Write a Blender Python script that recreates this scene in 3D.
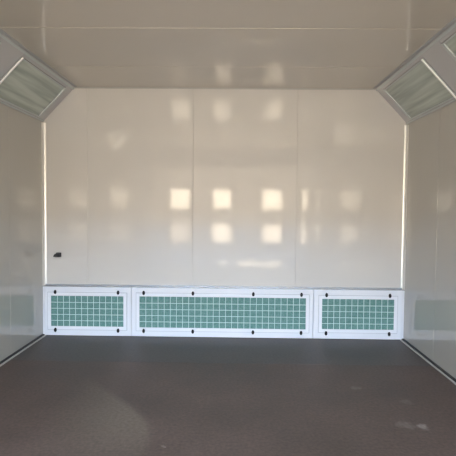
import bpy, bmesh, math
from mathutils import Vector, Matrix

C = bpy.context.scene
for o in list(bpy.data.objects):
    bpy.data.objects.remove(o)

# ------------------------------------------------------------------ dimensions (metres)
XL, XR = -2.133, 1.867          # side walls
YB, YF = 5.355, -1.55           # back wall, entrance plane
H = 2.746                       # ceiling
CH, CW = 0.385, 0.36            # corner light band: height down the wall, width along the ceiling
CAM_H = 1.442

# ------------------------------------------------------------------ camera
yaw, pitch, roll = 0.015, 0.0423, 0.0091
f = Vector((-math.sin(yaw) * math.cos(pitch), math.cos(yaw) * math.cos(pitch), -math.sin(pitch)))
r = Vector((math.cos(yaw), math.sin(yaw), 0))
u = r.cross(f)
r2 = r * math.cos(roll) + u * math.sin(roll)
u2 = -r * math.sin(roll) + u * math.cos(roll)
cd = bpy.data.cameras.new('camera')
cam = bpy.data.objects.new('camera', cd)
C.collection.objects.link(cam)
M = Matrix((r2, u2, -f)).transposed().to_4x4()
M.translation = Vector((0, 0, CAM_H))
cam.matrix_world = M
cd.sensor_fit = 'HORIZONTAL'
cd.sensor_width = 36
cd.lens = 36 * 485 / 456
cd.clip_start = 0.02
C.camera = cam

# ------------------------------------------------------------------ world and light
w = bpy.data.worlds.new('world')
C.world = w
w.use_nodes = True
w.node_tree.nodes['Background'].inputs[0].default_value = (0.60, 0.72, 1.0, 1)
w.node_tree.nodes['Background'].inputs[1].default_value = 0.25


def area(name, loc, sx, sy, power, col, spread=180, up=0):
    l = bpy.data.lights.new(name, 'AREA')
    l.shape = 'RECTANGLE'
    l.size, l.size_y = sx, sy
    l.energy = power
    l.color = col
    l.spread = math.radians(spread)
    o = bpy.data.objects.new(name, l)
    o.location = loc
    o.rotation_euler = (math.radians(90 + up), 0, 0)      # faces +Y, into the booth
    C.collection.objects.link(o)
    return o


# daylight entering through the open entrance behind the camera
area('entrance_daylight_low', (-0.13, YF + 0.06, 0.22), 3.98, 0.44, 8, (0.50, 0.70, 1.0), 120)
area('entrance_daylight_middle', (-0.13, YF + 0.06, 0.70), 3.98, 0.50, 8, (0.60, 0.77, 1.0), 120)
# open sky seen from the booth floor through the entrance; the ceiling edge shades the upper walls from it
area('sky_light', (-0.13, -8.0, 6.5), 9.0, 5.0, 7300, (0.46, 0.70, 1.0), 180, -20)
# sunlit ground outside throws warm light upwards through the upper part of the opening
area('entrance_daylight_high', (-0.13, YF - 0.10, 1.75), 3.98, 1.60, 49, (1.0, 0.83, 0.60), 140, 20)

C.view_settings.view_transform = 'Standard'
C.view_settings.look = 'None'
C.view_settings.exposure = 0.0
C.view_settings.gamma = 1
C.view_settings.use_curve_mapping = False


# ------------------------------------------------------------------ materials
def mat(name, col, rough=0.5, metal=0.0, spec=0.5, coat=0.0, coat_r=0.05):
    m = bpy.data.materials.new(name)
    m.use_nodes = True
    b = m.node_tree.nodes['Principled BSDF']
    b.inputs['Base Color'].default_value = (*col, 1)
    b.inputs['Roughness'].default_value = rough
    b.inputs['Metallic'].default_value = metal
    b.inputs['Specular IOR Level'].default_value = spec
    b.inputs['Coat Weight'].default_value = coat
    b.inputs['Coat Roughness'].default_value = coat_r
    return m


def N(m, t, **kw):
    n = m.node_tree.nodes.new(t)
    for k, v in kw.items():
        setattr(n, k, v)
    return n


def L(m, a, b):
    m.node_tree.links.new(a, b)


def panel_mat(name, col, col2, rough=0.09, bump=0.10, scale=(1, 1, 1), coat=0.9):
    """glossy enamelled sheet: faint mottling of the paint and a slight waviness"""
    m = mat(name, col, rough)
    b = m.node_tree.nodes['Principled BSDF']
    tc = N(m, 'ShaderNodeTexCoord')
    mp = N(m, 'ShaderNodeMapping')
    mp.inputs['Scale'].default_value = scale
    L(m, tc.outputs['Object'], mp.inputs[0])
    n1 = N(m, 'ShaderNodeTexNoise')
    n1.inputs['Scale'].default_value = 1.6
    n1.inputs['Detail'].default_value = 4
    L(m, mp.outputs[0], n1.inputs['Vector'])
    mx = N(m, 'ShaderNodeMix', data_type='RGBA')
    mx.inputs[6].default_value = (*col, 1)
    mx.inputs[7].default_value = (*col2, 1)
    L(m, n1.outputs[0], mx.inputs[0])
    L(m, mx.outputs[2], b.inputs['Base Color'])
    n2 = N(m, 'ShaderNodeTexNoise')
    n2.inputs['Scale'].default_value = 5.0
    n2.inputs['Detail'].default_value = 3
    L(m, mp.outputs[0], n2.inputs['Vector'])
    mr = N(m, 'ShaderNodeMapRange')
    mr.inputs['To Min'].default_value = rough * 0.7
    mr.inputs['To Max'].default_value = rough * 1.5
    L(m, n2.outputs[0], mr.inputs[0])
    L(m, mr.outputs[0], b.inputs['Coat Roughness'])
    b.inputs['Coat Weight'].default_value = coat
    b.inputs['Roughness'].default_value = 0.45
    bp = N(m, 'ShaderNodeBump')
    bp.inputs['Strength'].default_value = bump
    bp.inputs['Distance'].default_value = 0.02
    n3 = N(m, 'ShaderNodeTexNoise')
    n3.inputs['Scale'].default_value = 2.4
    n3.inputs['Detail'].default_value = 1
    L(m, mp.outputs[0], n3.inputs['Vector'])
    L(m, n3.outputs[0], bp.inputs['Height'])
    L(m, bp.outputs[0], b.inputs['Normal'])
    L(m, bp.outputs[0], b.inputs['Coat Normal'])
    return m


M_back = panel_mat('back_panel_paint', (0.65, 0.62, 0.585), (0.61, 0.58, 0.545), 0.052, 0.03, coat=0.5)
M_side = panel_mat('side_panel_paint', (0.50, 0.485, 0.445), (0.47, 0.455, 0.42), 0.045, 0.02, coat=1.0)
M_ceil = panel_mat('ceiling_panel_paint', (0.58, 0.52, 0.44), (0.54, 0.485, 0.41), 0.035, 0.015)
M_cham = panel_mat('corner_band_paint', (0.46, 0.46, 0.47), (0.43, 0.43, 0.44), 0.02, 0.004)
M_cham.node_tree.nodes['Principled BSDF'].inputs['Coat IOR'].default_value = 2.0
M_ceil.node_tree.nodes['Principled BSDF'].inputs['Coat IOR'].default_value = 1.75
M_alu = mat('aluminium_trim', (0.82, 0.82, 0.80), 0.22, 0.75)
M_cap_trim = mat('grey_cap_trim', (0.38, 0.39, 0.41), 0.25, 0.4)
M_strip = mat('pale_floor_strip', (0.52, 0.50, 0.47), 0.6)
M_ring_shade = mat('grey_ring_shade', (0.42, 0.44, 0.48), 0.6)  # grey that stands for the shadow line around the retaining ring
M_cove = mat('corner_cove', (0.86, 0.84, 0.80), 0.32, 0.4)
M_edge = mat('bright_edge_strip', (0.86, 0.86, 0.86), 0.3, 0.3)
M_frame = mat('grey_light_frame', (0.50, 0.54, 0.54), 0.07, 0.0)
M_white = mat('white_powder_coat', (0.79, 0.80, 0.85), 0.35)
M_white2 = mat('white_powder_coat_ring', (0.83, 0.84, 0.89), 0.30)
M_clip = mat('black_clip', (0.010, 0.010, 0.012), 0.7, spec=0.2)
M_black = mat('black_rubber', (0.015, 0.015, 0.017), 0.5)
M_grid = mat('white_wire', (0.66, 0.82, 0.80), 0.45)
M_reflector = mat('light_reflector', (0.70, 0.80, 0.72), 0.6, 0.0)
M_tube = mat('unlit_tube', (0.94, 0.97, 0.93), 0.5)
M_cap = mat('tube_cap', (0.55, 0.55, 0.55), 0.35, 0.8)
M_dark = mat('dark_joint', (0.05, 0.05, 0.05), 0.8)  # dark base under the floor joint
M_doorfr = mat('door_frame_paint', (0.45, 0.43, 0.40), 0.4)

# green fibre filter
M_filter = mat('green_filter_fibre', (0.10, 0.22, 0.20), 0.9, spec=0.1)
b = M_filter.node_tree.nodes['Principled BSDF']
tc = N(M_filter, 'ShaderNodeTexCoord')
nz = N(M_filter, 'ShaderNodeTexNoise')
nz.inputs['Scale'].default_value = 60
nz.inputs['Detail'].default_value = 6
L(M_filter, tc.outputs['Object'], nz.inputs['Vector'])
cr = N(M_filter, 'ShaderNodeValToRGB')
cr.color_ramp.elements[0].position = 0.3
cr.color_ramp.elements[0].color = (0.105, 0.22, 0.20, 1)
cr.color_ramp.elements[1].position = 0.7
cr.color_ramp.elements[1].color = (0.19, 0.34, 0.315, 1)
L(M_filter, nz.outputs[0], cr.inputs[0])
L(M_filter, cr.outputs[0], b.inputs['Base Color'])
bp = N(M_filter, 'ShaderNodeBump')
bp.inputs['Strength'].default_value = 0.6
bp.inputs['Distance'].default_value = 0.004
L(M_filter, nz.outputs[0], bp.inputs['Height'])
L(M_filter, bp.outputs[0], b.inputs['Normal'])

# glass pane of the corner lights
M_glass = bpy.data.materials.new('green_tinted_glass')
M_glass.use_nodes = True
nt = M_glass.node_tree
nt.nodes.clear()
out = N(M_glass, 'ShaderNodeOutputMaterial')
tr = N(M_glass, 'ShaderNodeBsdfTransparent')
tr.inputs[0].default_value = (0.93, 0.97, 0.95, 1)
gl = N(M_glass, 'ShaderNodeBsdfGlossy')
gl.inputs['Roughness'].default_value = 0.015
fr = N(M_glass, 'ShaderNodeFresnel')
fr.inputs[0].default_value = 1.75
ms = N(M_glass, 'ShaderNodeMixShader')
L(M_glass, fr.outputs[0], ms.inputs[0])
df = N(M_glass, 'ShaderNodeBsdfDiffuse')
df.inputs[0].default_value = (0.66, 0.74, 0.66, 1)
md = N(M_glass, 'ShaderNodeMixShader')
# streaky overspray dust on the glass
tcg = N(M_glass, 'ShaderNodeTexCoord')
mpg = N(M_glass, 'ShaderNodeMapping')
mpg.inputs['Scale'].default_value = (18, 0.9, 18)
L(M_glass, tcg.outputs['Object'], mpg.inputs[0])
ng = N(M_glass, 'ShaderNodeTexNoise')
ng.inputs['Scale'].default_value = 1.0
ng.inputs['Detail'].default_value = 2
L(M_glass, mpg.outputs[0], ng.inputs['Vector'])
mrg = N(M_glass, 'ShaderNodeMapRange')
mrg.inputs['From Min'].default_value = 0.35
mrg.inputs['From Max'].default_value = 0.65
mrg.inputs['To Min'].default_value = 0.58
mrg.inputs['To Max'].default_value = 0.85
L(M_glass, ng.outputs[0], mrg.inputs[0])
L(M_glass, mrg.outputs[0], md.inputs[0])
L(M_glass, tr.outputs[0], md.inputs[1])
L(M_glass, df.outputs[0], md.inputs[2])
L(M_glass, md.outputs[0], ms.inputs[1])
L(M_glass, gl.outputs[0], ms.inputs[2])
L(M_glass, ms.outputs[0], out.inputs[0])


def emis(name, col, s):
    m = bpy.data.materials.new(name)
    m.use_nodes = True
    m.node_tree.nodes.clear()
    o = N(m, 'ShaderNodeOutputMaterial')
    e = N(m, 'ShaderNodeEmission')
    e.inputs[0].default_value = (*col, 1)
    e.inputs[1].default_value = s
    L(m, e.outputs[0], o.inputs[0])
    return m


M_pane = emis('daylit_window', (1.0, 0.85, 0.64), 32)
M_pane3 = emis('daylit_window_dim', (1.0, 0.84, 0.66), 14)
M_pane2 = emis('daylit_window_low', (1.0, 0.85, 0.66), 25)

# floor
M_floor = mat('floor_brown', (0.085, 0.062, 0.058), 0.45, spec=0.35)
M_floor2 = mat('floor_grey', (0.075, 0.072, 0.078), 0.42, spec=0.35)
for m, base, alt in ((M_floor, (0.118, 0.082, 0.069), (0.074, 0.053, 0.044)),
                     (M_floor2, (0.103, 0.086, 0.079), (0.072, 0.061, 0.056))):
    b = m.node_tree.nodes['Principled BSDF']
    tc = N(m, 'ShaderNodeTexCoord')
    n1 = N(m, 'ShaderNodeTexNoise')
    n1.inputs['Scale'].default_value = 1.3
    n1.inputs['Detail'].default_value = 8
    n1.inputs['Roughness'].default_value = 0.65
    L(m, tc.outputs['Object'], n1.inputs['Vector'])
    cr = N(m, 'ShaderNodeValToRGB')
    cr.color_ramp.elements[0].position = 0.35
    cr.color_ramp.elements[0].color = (*alt, 1)
    cr.color_ramp.elements[1].position = 0.65
    cr.color_ramp.elements[1].color = (*base, 1)
    L(m, n1.outputs[0], cr.inputs[0])
    col = cr.outputs[0]
    n2 = N(m, 'ShaderNodeTexNoise')
    n2.inputs['Scale'].default_value = 45
    n2.inputs['Detail'].default_value = 5
    L(m, tc.outputs['Object'], n2.inputs['Vector'])
    if m is M_floor:
        # pale patch with a slanting edge, and a few pale paint specks
        sx = N(m, 'ShaderNodeSeparateXYZ')
        L(m, tc.outputs['Object'], sx.inputs[0])

        def math_(op, a, b_=None, c_=None, clamp=False):
            n = N(m, 'ShaderNodeMath', operation=op, use_clamp=clamp)
            for i, v in enumerate((a, b_, c_)):
                if v is None:
                    continue
                if isinstance(v, (int, float)):
                    n.inputs[i].default_value = v
                else:
                    L(m, v, n.inputs[i])
            return n.outputs[0]

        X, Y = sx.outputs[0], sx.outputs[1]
        PATCH_EDGES = [(-1.30, 4.12, -0.64, 3.33), (-0.64, 3.33, -0.52, 3.09), (-0.52, 3.09, -0.48, 2.2)]
        # signed distance to the slanting edges (paler side is to the left)
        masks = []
        for ax, ay, bx, by in PATCH_EDGES:
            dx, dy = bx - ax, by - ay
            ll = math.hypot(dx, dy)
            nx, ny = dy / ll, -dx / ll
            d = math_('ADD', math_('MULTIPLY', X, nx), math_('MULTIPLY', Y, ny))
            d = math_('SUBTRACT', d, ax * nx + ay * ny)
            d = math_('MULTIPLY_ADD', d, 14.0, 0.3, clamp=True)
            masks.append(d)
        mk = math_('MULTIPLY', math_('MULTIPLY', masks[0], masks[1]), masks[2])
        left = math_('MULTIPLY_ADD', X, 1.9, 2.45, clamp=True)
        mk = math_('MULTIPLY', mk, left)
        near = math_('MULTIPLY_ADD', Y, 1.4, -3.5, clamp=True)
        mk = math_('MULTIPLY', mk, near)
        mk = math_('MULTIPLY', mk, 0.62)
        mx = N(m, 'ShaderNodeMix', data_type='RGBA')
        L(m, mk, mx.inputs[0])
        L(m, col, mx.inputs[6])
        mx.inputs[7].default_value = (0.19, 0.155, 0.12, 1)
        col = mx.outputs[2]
        for (px, py, pr, st) in ((1.257, 3.176, 0.05, 0.75), (1.15, 3.20, 0.07, 0.25), (0.98, 3.85, 0.05, 0.22),
                                 (-0.42, 2.86, 0.014, 0.5), (1.30, 3.60, 0.06, 0.15)):
            vd = N(m, 'ShaderNodeVectorMath', operation='DISTANCE')
            nadd = N(m, 'ShaderNodeVectorMath', operation='MULTIPLY_ADD')
            nzv = N(m, 'ShaderNodeTexNoise')
            nzv.inputs['Scale'].default_value = 14
            L(m, tc.outputs['Object'], nzv.inputs['Vector'])
            L(m, nzv.outputs['Color'], nadd.inputs[0])
            nadd.inputs[1].default_value = (0.1, 0.1, 0)
            L(m, tc.outputs['Object'], nadd.inputs[2])
            L(m, nadd.outputs[0], vd.inputs[0])
            vd.inputs[1].default_value = (px + 0.05, py + 0.05, 0)
            k = math_('MULTIPLY', math_('MULTIPLY_ADD', vd.outputs['Value'], -2.0 / pr, 2.0, clamp=True), st)
            mx = N(m, 'ShaderNodeMix', data_type='RGBA')
            L(m, k, mx.inputs[0])
            L(m, col, mx.inputs[6])
            mx.inputs[7].default_value = (0.32, 0.28, 0.25, 1)
            col = mx.outputs[2]
    gr = N(m, 'ShaderNodeMapRange')
    gr.inputs['From Min'].default_value = 0.3
    gr.inputs['From Max'].default_value = 0.7
    gr.inputs['To Min'].default_value = 0.78
    gr.inputs['To Max'].default_value = 1.2
    L(m, n2.outputs[0], gr.inputs[0])
    vm = N(m, 'ShaderNodeVectorMath', operation='SCALE')
    L(m, col, vm.inputs[0])
    L(m, gr.outputs[0], vm.inputs['Scale'])
    col = vm.outputs[0]
    L(m, col, b.inputs['Base Color'])
    mr = N(m, 'ShaderNodeMapRange')
    mr.inputs['To Min'].default_value = 0.40
    mr.inputs['To Max'].default_value = 0.62
    L(m, n1.outputs[0], mr.inputs[0])
    L(m, mr.outputs[0], b.inputs['Roughness'])
    bp = N(m, 'ShaderNodeBump')
    bp.inputs['Strength'].default_value = 0.25
    bp.inputs['Distance'].default_value = 0.003
    L(m, n2.outputs[0], bp.inputs['Height'])
    L(m, bp.outputs[0], b.inputs['Normal'])


# ------------------------------------------------------------------ mesh helpers
def obj(name, bm, mats, parent=None, kind=None, smooth=False, loc=None):
    me = bpy.data.meshes.new(name)
    bmesh.ops.recalc_face_normals(bm, faces=bm.faces)
    bm.to_mesh(me)
    bm.free()
    for m in (mats if isinstance(mats, (list, tuple)) else [mats]):
        me.materials.append(m)
    if smooth:
        for p in me.polygons:
            p.use_smooth = True
    o = bpy.data.objects.new(name, me)
    C.collection.objects.link(o)
    if parent:
        o.parent = parent
    if kind:
        o['kind'] = kind
    if loc:
        o.location = loc
    return o


def box(bm, x0, x1, y0, y1, z0, z1, bev=0.0, mi=0):
    g = bmesh.ops.create_cube(bm, size=1)
    vs = g['verts']
    for v in vs:
        v.co = Vector(((x0 + x1) / 2 + v.co.x * (x1 - x0), (y0 + y1) / 2 + v.co.y * (y1 - y0),
                       (z0 + z1) / 2 + v.co.z * (z1 - z0)))
    fs = {fc for v in vs for fc in v.link_faces}
    for fc in fs:
        fc.material_index = mi
    if bev:
        es = {e for v in vs for e in v.link_edges}
        bmesh.ops.bevel(bm, geom=list(es), offset=bev, segments=2, profile=0.6, affect='EDGES', clamp_overlap=True)
    return vs


def xform(bm, M):
    bmesh.ops.transform(bm, matrix=M, verts=bm.verts)


def cyl(bm, p0, p1, rad, n=12):
    p0, p1 = Vector(p0), Vector(p1)
    d = p1 - p0
    g = bmesh.ops.create_cone(bm, cap_ends=True, segments=n, radius1=rad, radius2=rad, depth=d.length)
    q = d.to_track_quat('Z', 'Y').to_matrix().to_4x4()
    q.translation = (p0 + p1) / 2
    bmesh.ops.transform(bm, matrix=q, verts=g['verts'])


def panels(bm, axis, cuts, a0, a1, fixed0, fixed1, gap=0.004, bev=0.005):
    """row of separate sheets with bevelled joints, cuts along `axis`"""
    for c0, c1 in zip(cuts[:-1], cuts[1:]):
        lo, hi = c0 + gap / 2, c1 - gap / 2
        if axis == 'x':      # back wall: x cuts, z extents, y thickness
            box(bm, lo, hi, fixed0, fixed1, a0, a1, bev)
        elif axis == 'y':    # side wall: y cuts, z extents, x thickness
            box(bm, fixed0, fixed1, lo, hi, a0, a1, bev)
        else:                # ceiling: y cuts, x extents
            box(bm, a0, a1, lo, hi, fixed0, fixed1, bev)


# ------------------------------------------------------------------ shell
T = 0.05
bm = bmesh.new()
panels(bm, 'x', [XL - T, -1.636, -0.469, 0.67, XR + T], 0.0, H + T, YB, YB + T, 0.0008, 0.003)
box(bm, XL - T, XR + T, YB + 0.007, YB + T + 0.02, 0, H + T)
obj('wall_back', bm, M_back, kind='structure')

ycuts = [YF, -0.35, 0.65, 1.65, 2.62, 3.60, 4.55, YB - 0.002]
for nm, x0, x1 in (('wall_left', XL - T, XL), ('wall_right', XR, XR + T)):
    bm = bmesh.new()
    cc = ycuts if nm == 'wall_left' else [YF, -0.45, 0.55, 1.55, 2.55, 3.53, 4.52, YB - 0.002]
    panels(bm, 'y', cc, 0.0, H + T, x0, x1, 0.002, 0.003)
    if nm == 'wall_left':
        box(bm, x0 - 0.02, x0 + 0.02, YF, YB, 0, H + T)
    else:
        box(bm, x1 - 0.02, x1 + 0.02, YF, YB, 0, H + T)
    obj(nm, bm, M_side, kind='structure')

bm = bmesh.new()
CC = [YF, -0.30, 0.68, 1.66, 2.62, 3.587, 4.569, YB - 0.002]
for c0, c1 in zip(CC[:-1], CC[1:]):
    vs = box(bm, XL, XR, c0 + 0.0015, c1 - 0.0015, H, H + 0.02)
    if abs(c0 - 3.587) < 0.01:      # this sheet hangs a touch low at its near edge
        for v in vs:
            v.co.z += (v.co.y - 4.20) * math.tan(math.radians(0.2))
box(bm, XL, XR, YF, YB, H + 0.03, H + T + 0.02)
obj('ceiling', bm, M_ceil, kind='structure')

# floor: brown main field and a greyer strip along the back wall, a narrow joint between
bm = bmesh.new()
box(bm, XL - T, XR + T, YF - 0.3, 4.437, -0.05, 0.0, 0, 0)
box(bm, XL - T, XR + T, 4.443, YB + T, -0.05, -0.001, 0, 1)
box(bm, XL - T, XR + T, 4.40, 4.48, -0.06, -0.012, 0, 2)
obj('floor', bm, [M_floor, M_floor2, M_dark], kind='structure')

# ---- floor edge trims: pale angle strip on the floor and a black seal against the wall
for i, (xw, s) in enumerate(((XL, 1), (XR, -1))):
    bm = bmesh.new()
    xs = sorted((xw + s * 0.001, xw + s * 0.026))
    box(bm, xs[0], xs[1], YF + 0.02, YB - 0.05, 0.0, 0.020, 0.003)
    obj('trim_%d' % (i + 1), bm, M_black, kind='structure')
    bm = bmesh.new()
    xs = sorted((xw + s * 0.026, xw + s * 0.045))
    box(bm, xs[0], xs[1], YF + 0.02, YB - 0.05, 0.0, 0.010, 0.003)
    obj('trim_%d' % (i + 3), bm, M_strip, kind='structure')


# ---- cove trims (concave quarter rounds) in the corners
def cove(name, p0, p1, du, dv, rad, m, flat=0.012, n=8):
    """concave quarter round swept from p0 to p1; du, dv = unit directions along the two surfaces, away from corner"""
    p0, p1, du, dv = Vector(p0), Vector(p1), Vector(du), Vector(dv)
    prof = [du * (rad + flat), du * (rad + flat) + dv * 0.002]
    for i in range(n + 1):
        a = math.pi / 2 * i / n
        prof.append(du * (rad - rad * math.sin(a)) + dv * (rad - rad * math.cos(a)) + (du + dv) * 0.002)
    prof += [dv * (rad + flat) + du * 0.002, dv * (rad + flat), Vector((0, 0, 0))]
    bm = bmesh.new()
    a = [bm.verts.new(p0 + q) for q in prof]
    c = [bm.verts.new(p1 + q) for q in prof]
    k = len(prof)
    for i in range(k):
        bm.faces.new((a[i], a[(i + 1) % k], c[(i + 1) % k], c[i]))
    bm.faces.new(a)
    bm.faces.new(c[::-1])
    return obj(name, bm, m, kind='structure')


e = 0.0005
cove('trim_5', (XL + e, YB - e, 0.556), (XL + e, YB - e, H - CH - 0.005), (1, 0, 0), (0, -1, 0), 0.031, M_cove, 0.005)
cove('trim_6', (XR - e, YB - e, 0.556), (XR - e, YB - e, H - CH - 0.005), (-1, 0, 0), (0, -1, 0), 0.031, M_cove, 0.005)
cove('trim_7', (XL + CW, YB - e, H - e), (XR - CW, YB - e, H - e), (0, 0, -1), (0, -1, 0), 0.008, M_side, 0.006)

# ------------------------------------------------------------------ slanted corner bands with the light fixtures
# local frame of a band: e = distance up the slope from the side wall, n = out of the booth (behind the face)
def band_matrix(side):
    if side < 0:
        A, B = Vector((XL, 0, H - CH)), Vector((XL + CW, 0, H))
    else:
        A, B = Vector((XR, 0, H - CH)), Vector((XR - CW, 0, H))
    ev = (B - A).normalized()
    n = Vector((-ev.z, 0, ev.x)) if side < 0 else Vector((ev.z, 0, -ev.x))   # candidates
    # make n point away from the booth centre
    mid = (A + B) / 2
    if n.dot(mid - Vector((0, 0, 1.4))) < 0:
        n = -n
    Mx = Matrix(((ev.x, 0, n.x, A.x), (0, 1, 0, 0), (ev.z, 0, n.z, A.z), (0, 0, 0, 1)))
    return Mx       # local x = e, local y = world y, local z = n


EL = math.hypot(CH, CW)          # 0.527
E0, E1 = 0.034, 0.464            # opening of a fixture on the slope
units = [(4.125, 5.20), (2.69, 3.765), (1.26, 2.33), (-0.17, 0.90)]   # y ranges
blanks = [(5.20, YB - 0.001), (3.765, 4.125), (2.33, 2.69), (0.90, 1.26), (YF, -0.17)]
tnum = 8
for side in (-1, 1):
    Mx = band_matrix(side)
    # plain sheets between the fixtures
    bm = bmesh.new()
    for (y0, y1) in blanks:
        box(bm, 0.004, EL - 0.004, y0 + 0.002, y1 - 0.002, 0.0, 0.012, 0.002)
    for (y0, y1) in units:
        box(bm, 0.004, E0, y0, y1, 0.0, 0.012, 0.002)
        box(bm, E1, EL - 0.004, y0, y1, 0.0, 0.012, 0.002)
    xform(bm, Mx)
    obj('trim_%d' % tnum, bm, M_cham, kind='structure')
    tnum += 1
    # edge profiles: where the band meets the ceiling and the side wall
    bm = bmesh.new()
    box(bm, EL - 0.034, EL - 0.012, YF, YB - 0.002, -0.008, 0.0, 0.002)
    box(bm, 0.012, 0.028, YF, YB - 0.002, -0.008, 0.0, 0.002)
    xform(bm, Mx)
    obj('trim_%d' % tnum, bm, M_frame, kind='structure')
    tnum += 1
    bm = bmesh.new()
    ysp = sorted((XL + CW, XL + CW + 0.03)) if side < 0 else sorted((XR - CW - 0.03, XR - CW))
    box(bm, ysp[0], ysp[1], YF, YB - 0.02, H - 0.006, H - 0.0005, 0.002)
    obj('trim_%d' % tnum, bm, M_cham, kind='structure')
    tnum += 1


def light_fixture(side, y0, y1, label):
    Mx = band_matrix(side)
    base = Mx @ Vector(((E0 + E1) / 2, (y0 + y1) / 2, 0))
    root = bpy.data.objects.new('light_fixture', None)
    root.empty_display_size = 0.1
    C.collection.objects.link(root)
    root.location = base
    root['label'] = label
    root['category'] = 'light'
    root['group'] = 'corner light fixtures'
    M2 = Matrix.Translation(-base) @ Mx
    g = 0.003
    a0, a1, b0, b1 = E0 + g, E1 - g, y0 + g, y1 - g
    fw = 0.015
    bm = bmesh.new()          # frame around the glass, standing slightly proud
    box(bm, a0, a0 + fw, b0, b1, -0.010, 0.012, 0.002)
    box(bm, a1 - fw, a1, b0, b1, -0.010, 0.012, 0.002)
    box(bm, a0 + fw, a1 - fw, b1 - 0.035, b1, -0.010, 0.012, 0.002)
    box(bm, a0 + fw, a1 - fw, b0, b0 + fw, -0.010, 0.012, 0.002)
    xform(bm, M2)
    obj('frame', bm, M_frame, root)
    bm = bmesh.new()          # bright strip clipped over the near end
    box(bm, a0 - 0.02, a1 + 0.004, b0 - 0.012, b0 + 0.008, -0.020, -0.0105, 0.003)
    xform(bm, M2)
    o = obj('edge_strip', bm, M_edge, root)
    o['label'] = 'bright metal strip across the near end'
    i0, i1, j0, j1 = a0 + fw, a1 - fw, b0 + fw, b1 - 0.035
    bm = bmesh.new()
    box(bm, i0 - 0.004, i1 + 0.004, j0 - 0.004, j1 + 0.004, 0.0, 0.004)
    xform(bm, M2)
    o = obj('glass_pane', bm, M_glass, root)
    o['label'] = 'greenish tinted glass'
    # reflector tray with a shallow folded back
    bm = bmesh.new()
    dp = 0.070
    ns = 4
    wd = (i1 - i0) / ns
    top = [(i0, 0.013)]
    for k in range(ns):
        top += [(i0 + wd * (k + 0.12), dp), (i0 + wd * (k + 0.88), dp), (i0 + wd * (k + 1), dp - 0.045 if k < ns - 1 else 0.013)]
    va = [bm.verts.new((x, j0, z)) for x, z in top]
    vb = [bm.verts.new((x, j1, z)) for x, z in top]
    for k in range(len(top) - 1):
        bm.faces.new((va[k], va[k + 1], vb[k + 1], vb[k]))
    for jj in (j0, j1):
        vs = [bm.verts.new(c) for c in ((i0, jj, 0.013), (i1, jj, 0.013), (i1, jj, dp), (i0, jj, dp))]
        bm.faces.new(vs)
    xform(bm, M2)
    obj('reflector', bm, M_reflector, root)
    for k in range(ns):
        xc = i0 + wd * (k + 0.5)
        bm = bmesh.new()
        cyl(bm, (xc, j0 + 0.05, 0.045), (xc, j1 - 0.05, 0.045), 0.019, 14)
        xform(bm, M2)
        t = obj('fluorescent_tube', bm, M_tube, root, smooth=False)
        for ya, yb in ((j0 + 0.012, j0 + 0.05), (j1 - 0.05, j1 - 0.012)):
            bm = bmesh.new()
            cyl(bm, (xc, ya, 0.045), (xc, yb, 0.045), 0.0185, 14)
            xform(bm, M2)
            obj('end_cap', bm, M_cap, t)
    return root


light_fixture(-1, *units[0], 'glass-fronted tube light unit in the left corner band, against the back wall')
light_fixture(1, *units[0], 'glass-fronted tube light unit in the right corner band, against the back wall')
light_fixture(1, *units[1], 'nearer tube light unit of the right corner band, cut off by the picture edge')
light_fixture(-1, *units[1], 'nearer tube light unit of the left corner band, at the picture edge')


# ------------------------------------------------------------------ exhaust filter panels along the foot of the back wall
ZT = 0.548
DP = 0.035                       # how far the panels stand off the wall
yw = YB - 0.001


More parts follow.
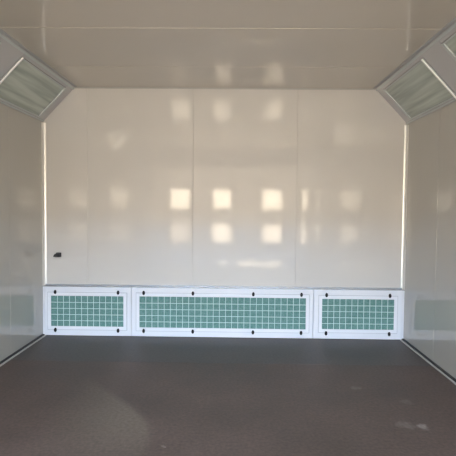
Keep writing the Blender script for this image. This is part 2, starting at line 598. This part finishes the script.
def filter_panel(x0, x1, fx0, fx1, fz0, fz1, clips_x, cols, rows, label):
    cx = (x0 + x1) / 2
    root = bpy.data.objects.new('filter_panel', None)
    root.empty_display_size = 0.1
    root.location = (cx, yw, 0)
    C.collection.objects.link(root)
    root['label'] = label
    root['category'] = 'filter panel'
    root['group'] = 'exhaust filter panels along the back wall'
    X = lambda v: v - cx
    yf = -DP
    g = 0.0015
    bm = bmesh.new()             # casing: sheet with the opening
    o0, o1, p0, p1 = fx0 - 0.012, fx1 + 0.012, fz0 - 0.012, fz1 + 0.012
    box(bm, X(x0 + g), X(o0), yf, 0, 0.004, ZT, 0.003)
    box(bm, X(o1), X(x1 - g), yf, 0, 0.004, ZT, 0.003)
    box(bm, X(o0), X(o1), yf, 0, 0.004, p0, 0.0)
    box(bm, X(o0), X(o1), yf, 0, p1, ZT, 0.0)
    box(bm, X(o0), X(o1), -0.006, 0, p0, p1, 0.0)
    obj('casing', bm, M_white, root)
    bm = bmesh.new()             # retaining ring
    rz0, rz1 = fz0 - 0.038, fz1 + 0.036
    rx0, rx1 = fx0 - 0.036, fx1 + 0.036
    yr = yf - 0.010
    box(bm, X(rx0), X(fx0), yr, yf - 0.0005, rz0, rz1, 0.003)
    box(bm, X(fx1), X(rx1), yr, yf - 0.0005, rz0, rz1, 0.003)
    box(bm, X(fx0), X(fx1), yr, yf - 0.0005, rz0, fz0, 0.002)
    box(bm, X(fx0), X(fx1), yr, yf - 0.0005, fz1, rz1, 0.002)
    obj('retaining_frame', bm, M_white2, root)
    bm = bmesh.new()             # grey strip around the ring, coloured as its shadow line
    q = 0.0045
    for (ax, bx, az, bz) in ((rx0 - q, rx0, rz0 - q, rz1 + q), (rx1, rx1 + q, rz0 - q, rz1 + q),
                             (rx0, rx1, rz0 - q, rz0), (rx0, rx1, rz1, rz1 + q)):
        box(bm, X(ax), X(bx), yf - 0.003, yf - 0.0003, az, bz)
    o = obj('ring_shade', bm, M_ring_shade, root)
    o['label'] = 'thin grey painted shadow line around the frame'
    bm = bmesh.new()
    box(bm, X(fx0 - 0.006), X(fx1 + 0.006), -0.022, -0.008, fz0 - 0.006, fz1 + 0.006, 0.002)
    o = obj('filter_media', bm, M_filter, root)
    o['label'] = 'green fibre filter sheet'
    bm = bmesh.new()             # wire grid
    wr = 0.0034
    for i in range(1, cols):
        xx = X(fx0 + (fx1 - fx0) * i / cols)
        cyl(bm, (xx, -0.028, fz0 - 0.006), (xx, -0.028, fz1 + 0.006), wr, 6)
    for j in range(1, rows):
        zz = fz0 + (fz1 - fz0) * (j - 0.1) / rows
        cyl(bm, (X(fx0 - 0.006), -0.033, zz), (X(fx1 + 0.006), -0.033, zz), wr, 6)
    o = obj('wire_grid', bm, M_grid, root)
    o['label'] = 'pale wire mesh over the filter'
    for cxp in clips_x:
        for zc in (0.066, 0.490):
            bm = bmesh.new()     # turn button: oval plate with a domed screw
            g1 = bmesh.ops.create_cone(bm, cap_ends=True, segments=16, radius1=0.017, radius2=0.015, depth=0.010)
            bmesh.ops.scale(bm, vec=(0.9, 1.45, 1), verts=g1['verts'])
            bmesh.ops.rotate(bm, cent=(0, 0, 0), matrix=Matrix.Rotation(math.radians(90), 3, 'X'), verts=bm.verts)
            g2 = bmesh.ops.create_uvsphere(bm, u_segments=10, v_segments=6, radius=0.007)
            bmesh.ops.translate(bm, vec=(0, -0.006, 0), verts=g2['verts'])
            bmesh.ops.translate(bm, vec=(X(cxp), yr - 0.0052, zc), verts=bm.verts)
            c = obj('turn_clip', bm, M_clip, root, smooth=False)
    return root


filter_panel(XL + 0.022, -1.144, -2.037, -1.231, 0.108, 0.448, (-1.988, -1.289), 12, 5,
             'short white-framed green filter panel at the wall foot, left of the long one')
filter_panel(-1.144, 0.868, -1.052, 0.786, 0.105, 0.451, (-1.005, -0.460, 0.206, 0.736), 27, 5,
             'long white-framed green filter panel in the middle at the foot of the back wall')
filter_panel(0.868, XR - 0.022, 0.965, 1.753, 0.112, 0.447, (1.011, 1.704), 12, 5,
             'short white-framed green filter panel at the wall foot, right of the long one')

# aluminium angle capping the panels, and corner fillers beside them
bm = bmesh.new()
box(bm, XL + 0.002, XR - 0.002, YB - DP - 0.010, YB - 0.001, ZT + 0.001, ZT + 0.007, 0.002)
box(bm, XL + 0.002, XR - 0.002, YB - 0.006, YB - 0.001, ZT + 0.007, ZT + 0.024, 0.002)
obj('trim_%d' % tnum, bm, M_cap_trim, kind='structure')
tnum += 1
for xa, xb in ((XL + 0.001, XL + 0.020), (XR - 0.020, XR - 0.001)):
    bm = bmesh.new()
    box(bm, xa, xb, YB - DP, YB - 0.001, 0.004, ZT, 0.003)
    obj('trim_%d' % tnum, bm, M_white, kind='structure')
    tnum += 1

# ------------------------------------------------------------------ small black bracket on the back wall
root = bpy.data.objects.new('wall_bracket', None)
root.location = (-1.968, YB, 0.898)
C.collection.objects.link(root)
root['label'] = 'small black bracket sticking out of the back wall near the left corner'
root['category'] = 'bracket'
bm = bmesh.new()
box(bm, -0.022, 0.036, -0.010, -0.0005, -0.022, 0.026, 0.005)
obj('mounting_plate', bm, M_black, root)
bm = bmesh.new()
pts = [(0.030, 0.018), (-0.018, 0.018), (-0.040, -0.006), (-0.040, -0.020), (0.030, -0.020)]
va = [bm.verts.new((x, -0.0105, z)) for x, z in pts]
vb = [bm.verts.new((x, -0.050, z)) for x, z in pts]
for i in range(5):
    bm.faces.new((va[i], va[(i + 1) % 5], vb[(i + 1) % 5], vb[i]))
bm.faces.new(va)
bm.faces.new(vb[::-1])
bmesh.ops.bevel(bm, geom=list(bm.edges), offset=0.004, segments=2, affect='EDGES')
obj('hook', bm, M_black, root)

# ------------------------------------------------------------------ entrance behind the camera: door leaves with windows
WX = [(-1.60, -1.16), (-0.55, -0.13), (0.68, 1.13), (1.66, 1.74)]
wn = 1
yd = YF + 0.25
for (xa, xb) in WX:
    for (za, zb, mt) in ((1.42, 1.88, M_pane), (0.60, 1.02, M_pane3 if xa < -1 else M_pane2)):
        bm = bmesh.new()
        box(bm, xa, xb, yd - 0.008, yd, za, zb, 0.0, 0)
        fwid = 0.04
        box(bm, xa - fwid, xa, yd - 0.03, yd + 0.02, za - fwid, zb + fwid, 0.004, 1)
        box(bm, xb, xb + fwid, yd - 0.03, yd + 0.02, za - fwid, zb + fwid, 0.004, 1)
        box(bm, xa, xb, yd - 0.03, yd + 0.02, zb, zb + fwid, 0.004, 1)
        box(bm, xa, xb, yd - 0.03, yd + 0.02, za - fwid, za, 0.004, 1)
        obj('window_%d' % wn, bm, [mt, M_doorfr], kind='structure')
        wn += 1
for (xa, xb) in ((-0.38, -0.26), (0.10, 1.12)):      # daylight slots under the leaves
    bm = bmesh.new()
    box(bm, xa, xb, yd - 0.008, yd, 0.01, 0.08, 0.0, 0)
    box(bm, xa - 0.03, xb + 0.03, yd - 0.03, yd + 0.01, 0.08, 0.11, 0.003, 1)
    obj('window_%d' % wn, bm, [M_pane2, M_doorfr], kind='structure')
    wn += 1
dn = 1
for (xa, xb) in WX:
    bm = bmesh.new()
    xc = (xa + xb) / 2
    for sx_ in (xa - 0.08, xb + 0.04):
        box(bm, sx_, sx_ + 0.04, yd - 0.03, yd + 0.02, 0.0, 2.40, 0.004)
    obj('door_%d' % dn, bm, M_doorfr, kind='structure')
    dn += 1
